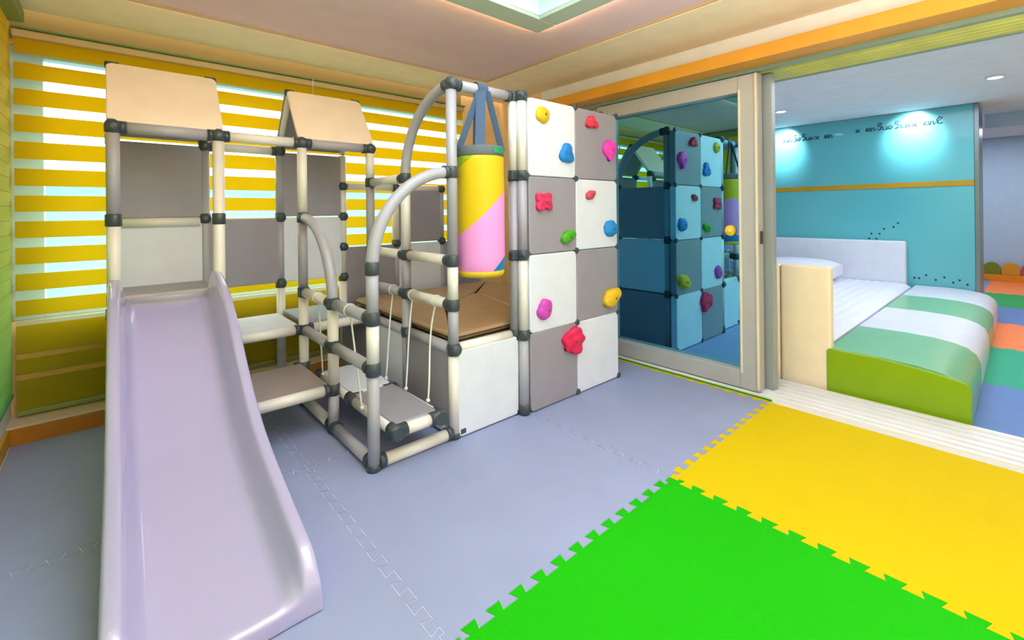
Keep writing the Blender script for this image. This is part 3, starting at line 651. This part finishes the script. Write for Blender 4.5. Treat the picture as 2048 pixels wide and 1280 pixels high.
# teal glass wall
TEAL = mat('teal_glass', (92, 184, 196), .3, coat=.4, noise=.1, nscale=.6, spec=.5)
tw = struct('wall_teal', bx(6.0, -1.62, -.01, 6.12, 1.69, 2.275), TEAL)
bm = newbm(); box(bm, 5.985, -1.66, -.01, 6.55, -1.622, 2.275); struct('trim_10', bm, mat('partition_steel', (120, 134, 140), .3, metal=.6), .004)
struct('trim_11', bx(5.992, -1.62, 1.405, 5.9995, 1.69, 1.463), mat('ochre_stripe', (184, 142, 10), .5))
INK = mat('dark_lettering', (30, 70, 84), .5)
def scribble(y, z, chars, hgt, nm_label):
    # small script-like lettering; text runs towards -Y as seen from the play room
    x = 5.996; t = thing('wall_lettering', nm_label, 'lettering', (5.998, y, z), 'lettering on the teal wall')
    glyph = {'a': [(0, 0), (.1, .5), (.5, .5), (.55, 0), (.2, .1), (.1, .4)], 'n': [(0, 0), (.05, .5), (.3, .45), (.35, 0), (.5, .1)], 'w': [(0, .5), (.15, 0), (.3, .4), (.45, 0), (.6, .5)],
             'S': [(.6, 1.0), (.2, 1.1), (.1, .8), (.5, .55), (.5, .1), (.1, 0)], 'o': [(.1, .1), (0, .4), (.3, .6), (.5, .3), (.3, 0), (.1, .1)], 'u': [(0, .5), (.1, 0), (.4, 0), (.5, .5), (.55, 0)],
             'C': [(.6, .8), (.3, 1.0), (0, .6), (.2, 0), (.6, .1)], 'x': [(0, .5), (.5, 0), (.25, .25), (0, 0), (.5, .5)], 'i': [(.1, .5), (.15, 0), (.3, .1)], 's': [(.4, .5), (.1, .4), (.35, .15), (0, 0)]}
    for word in chars.split(' '):
        bm = newbm(); last = None
        for ch in word:
            pts = [(x, y-u*hgt, z+v*hgt) for u, v in glyph[ch]]
            if last: tube(bm, [last, pts[0]], hgt*.035, 6)
            tube(bm, pts, hgt*.07, 6); last = pts[-1]; y -= hgt*.68
        obj('word', bm, INK, t); y -= hgt*.6
    return t
scribble(.20, 2.075, 'anSoSuix an', .078, 'dark scrawled lettering at the upper left of the teal glass wall')
scribble(-.60, 2.100, 'x anSuoSinx anC', .078, 'dark scrawled lettering beside the bright spot on the teal glass wall')
def paw(y, z, s):
    bm = newbm()
    for dy, dz, r_ in ((0, 0, 1), (.9, .9, .45), (.3, 1.35, .45), (-.4, 1.3, .45), (-1, .8, .42)):
        tube(bm, [(5.9995, y+dy*s, z+dz*s), (5.997, y+dy*s, z+dz*s)], r_*s, 12)
    tag(obj('paw_print', bm, INK), 'small dark paw print among those tracking across the teal glass wall', 'wall decal', 'paw prints on the teal wall')
for px_y, px_z in ((-.72, .80), (-.79, .80), (-.74, .86), (-.82, .86), (-.86, .92), (-.95, .945), (-.99, .99), (-1.13, .365), (-1.17, .365), (-1.23, .405), (-1.31, .36), (-1.38, .395), (-1.45, .345), (-1.50, .375), (-1.56, .335)): paw(px_y, px_z, .0085)
# downlights
for i_, (x, y, lab) in enumerate(((4.75, -1.814, 'bright round downlight in the ceiling beyond the door, right of the other'), (4.79, -.155, 'bright round downlight beside the door frame in the far room ceiling'))):
    t = thing('downlight', lab, 'ceiling light', (x, y, HC), 'far room downlights')
    bm = newbm(); lathe(bm, [(.062, HC-.001), (.062, HC-.012), (.05, HC-.014), (.046, HC-.006)], (x, y, 0), 24); obj('rim', bm, SILL, t)
    bm = newbm(); lathe(bm, [(.045, HC-.006), (.040, HC-.013), (.001, HC-.014)], (x, y, 0), 24); obj('lens', bm, mat('lamp_lens', (255, 255, 255), .3, emit=(235, 235, 255), es=30), t)
# far mats
BL = mat('blue_mat', (92, 128, 196), .55); TE = mat('teal_mat', (0, 164, 128), .55); ORG = mat('orange_mat', (250, 130, 60), .55); GR = mat('far_green_mat', (0, 158, 70), .55)
fx = [2.475, 3.46, 4.64, 5.83, 6.90, 8.11, 9.70]
for k, (m_, lab) in enumerate(((BL, 'blue floor mat nearest the door sill, beside the striped bench'), (TE, 'teal green floor mat next to the striped bench'), (ORG, 'orange floor mat beside the far half of the bench'), (BL, 'blue floor mat beyond the near orange one'), (GR, 'green floor mat before the farthest orange mat'), (ORG, 'farthest orange floor mat in front of the scalloped guard'))):
    puzzle_mat(fx[k], -2.94, fx[k+1], -1.60, m_, lab, 'bt'+('l' if k == 0 else '')+('r' if k == 5 else ''), group='coloured mats of the far room', n=10)
# bench
bn = thing('padded_bench', 'low green and white striped padded bench beyond the door sill', 'bench', (4.2, -1.46, 0))
bg_ = mat('bench_green', (122, 186, 140), .35, coat=.2); bw_ = mat('bench_white', (222, 224, 240), .4, coat=.1); bl_ = mat('bench_lime', (132, 172, 0), .4, coat=.1)
for x0, x1, m_ in ((2.512, 3.32, bg_), (3.32, 4.276, bw_), (4.276, 5.126, bg_), (5.126, 5.98, bw_)):
    bm = newbm(); sec = [(-1.13, 0), (-1.13, .272), (-1.145, .290), (-1.40, .292), (-1.56, .284), (-1.66, .268), (-1.72, .246), (-1.76, .212), (-1.778, .17), (-1.782, .12), (-1.782, 0)]
    poly(bm, [(x0+.002, y, z) for y, z in sec], (x1-x0-.004, 0, 0)); obj('bench_section', bm, m_, bn, .006, 3)
bm = newbm(); sec = [(-1.135, 0), (-1.135, .275), (-1.15, .290), (-1.40, .286), (-1.60, .266), (-1.72, .246), (-1.765, .236), (-1.780, .218), (-1.784, .18), (-1.784, 0)]
poly(bm, [(2.495, y, z) for y, z in sec], (.018, 0, 0)); obj('front_face', bm, bl_, bn, .006, 3)['label'] = 'lime green front face'
# beige guard panels and headboard
BE = mat('beige_guard', (250, 234, 206), .45, coat=.1)
for y0, y1, lab in ((-1.160, -.872, 'tall beige padded guard panel left of the green bench'), (-.868, -.15, 'beige padded guard panel partly hidden by the door frame')):
    bm = newbm(); box(bm, 2.50, y0, 0, 2.58, y1, .80); tag(obj('padded_screen', bm, BE, None, .018, 4), lab, 'padded panel', 'beige guard panels')
bm = newbm(); box(bm, 5.88, -1.072, 0, 5.985, 1.2, .79); tag(obj('headboard', bm, mat('headboard_white', (214, 222, 236), .45), None, .02, 4), 'long white padded headboard against the teal wall', 'headboard')
MW = mat('mattress_quilt', (228, 230, 246), .6, noise=.02)
for x0, x1, lab in ((2.60, 4.20, 'white quilted mattress behind the beige guard panel'), (4.205, 5.86, 'white quilted mattress next to the headboard')):
    bm = newbm(); n_ = 22; w_ = (x1-x0); pr = [(x0, 0)]
    y = -1.115; prof = []
    for q in range(n_*4+1):
        f = q/(n_*4); prof.append((-1.115+f*1.9, .318-.010*abs(math.cos(math.pi*f*n_))-.03*max(0, 1-f*20)**2))
    poly(bm, [(x0, -1.115, .0)]+[(x0, y, z) for y, z in prof]+[(x0, .785, 0)], (w_, 0, 0))
    tag(obj('mattress', bm, MW, None, .004, 2), lab, 'mattress', 'mattresses of the far room')
bm = newbm()
bmesh.ops.create_cube(bm, size=1); bmesh.ops.subdivide_edges(bm, edges=bm.edges, cuts=8, use_grid_fill=True)
for v in bm.verts:
    x, y, z = v.co*2; ex = (1-abs(x)**4*.5)*(1-abs(y)**4*.5); v.co = Vector((5.45+x*.28, -.12+y*.40*(1), .442+z*.125*(ex**.8)*(1 if 1 else 0)))
tag(obj('pillow', bm, MW, None, smooth=True, sub=1), 'white pillow on the mattress near the headboard', 'pillow')
# scalloped guard at the far wall
guards = [((118, 128, 20), 'olive green scallop panel of the low guard at the far wall'), ((206, 150, 30), 'orange-yellow scallop panel of the low far guard'), ((206, 62, 90), 'pink scallop panel at the right picture edge')]
for k, (rgb, lab) in enumerate(guards):
    yc = -1.615-k*.205; pts = [(9.66, yc+.098, .10)]+[(9.66, yc+.098*math.cos(math.radians(a)), .185+.105*math.sin(math.radians(a))) for a in range(0, 181, 15)]+[(9.66, yc-.098, .10)]
    bm = newbm(); poly(bm, pts, (.05, 0, 0)); tag(obj('scallop_board', bm, mat('scallop_%d' % k, rgb, .5), None, .006), lab, 'guard panel', 'scalloped guard panels')
bm = newbm(); box(bm, 9.64, -2.6, 0, 9.72, -1.52, .098); tag(obj('fence_rail', bm, mat('guard_orange', (222, 140, 20), .5), None, .006), 'orange base rail under the scalloped panels', 'guard rail')
bm = newbm(); box(bm, 7.35, -1.60, 0, 7.50, -1.555, .19); tag(obj('foam_block', bm, mat('foam_blue', (24, 84, 196), .5), None, .01), 'small blue foam block behind the far end of the bench', 'foam block')
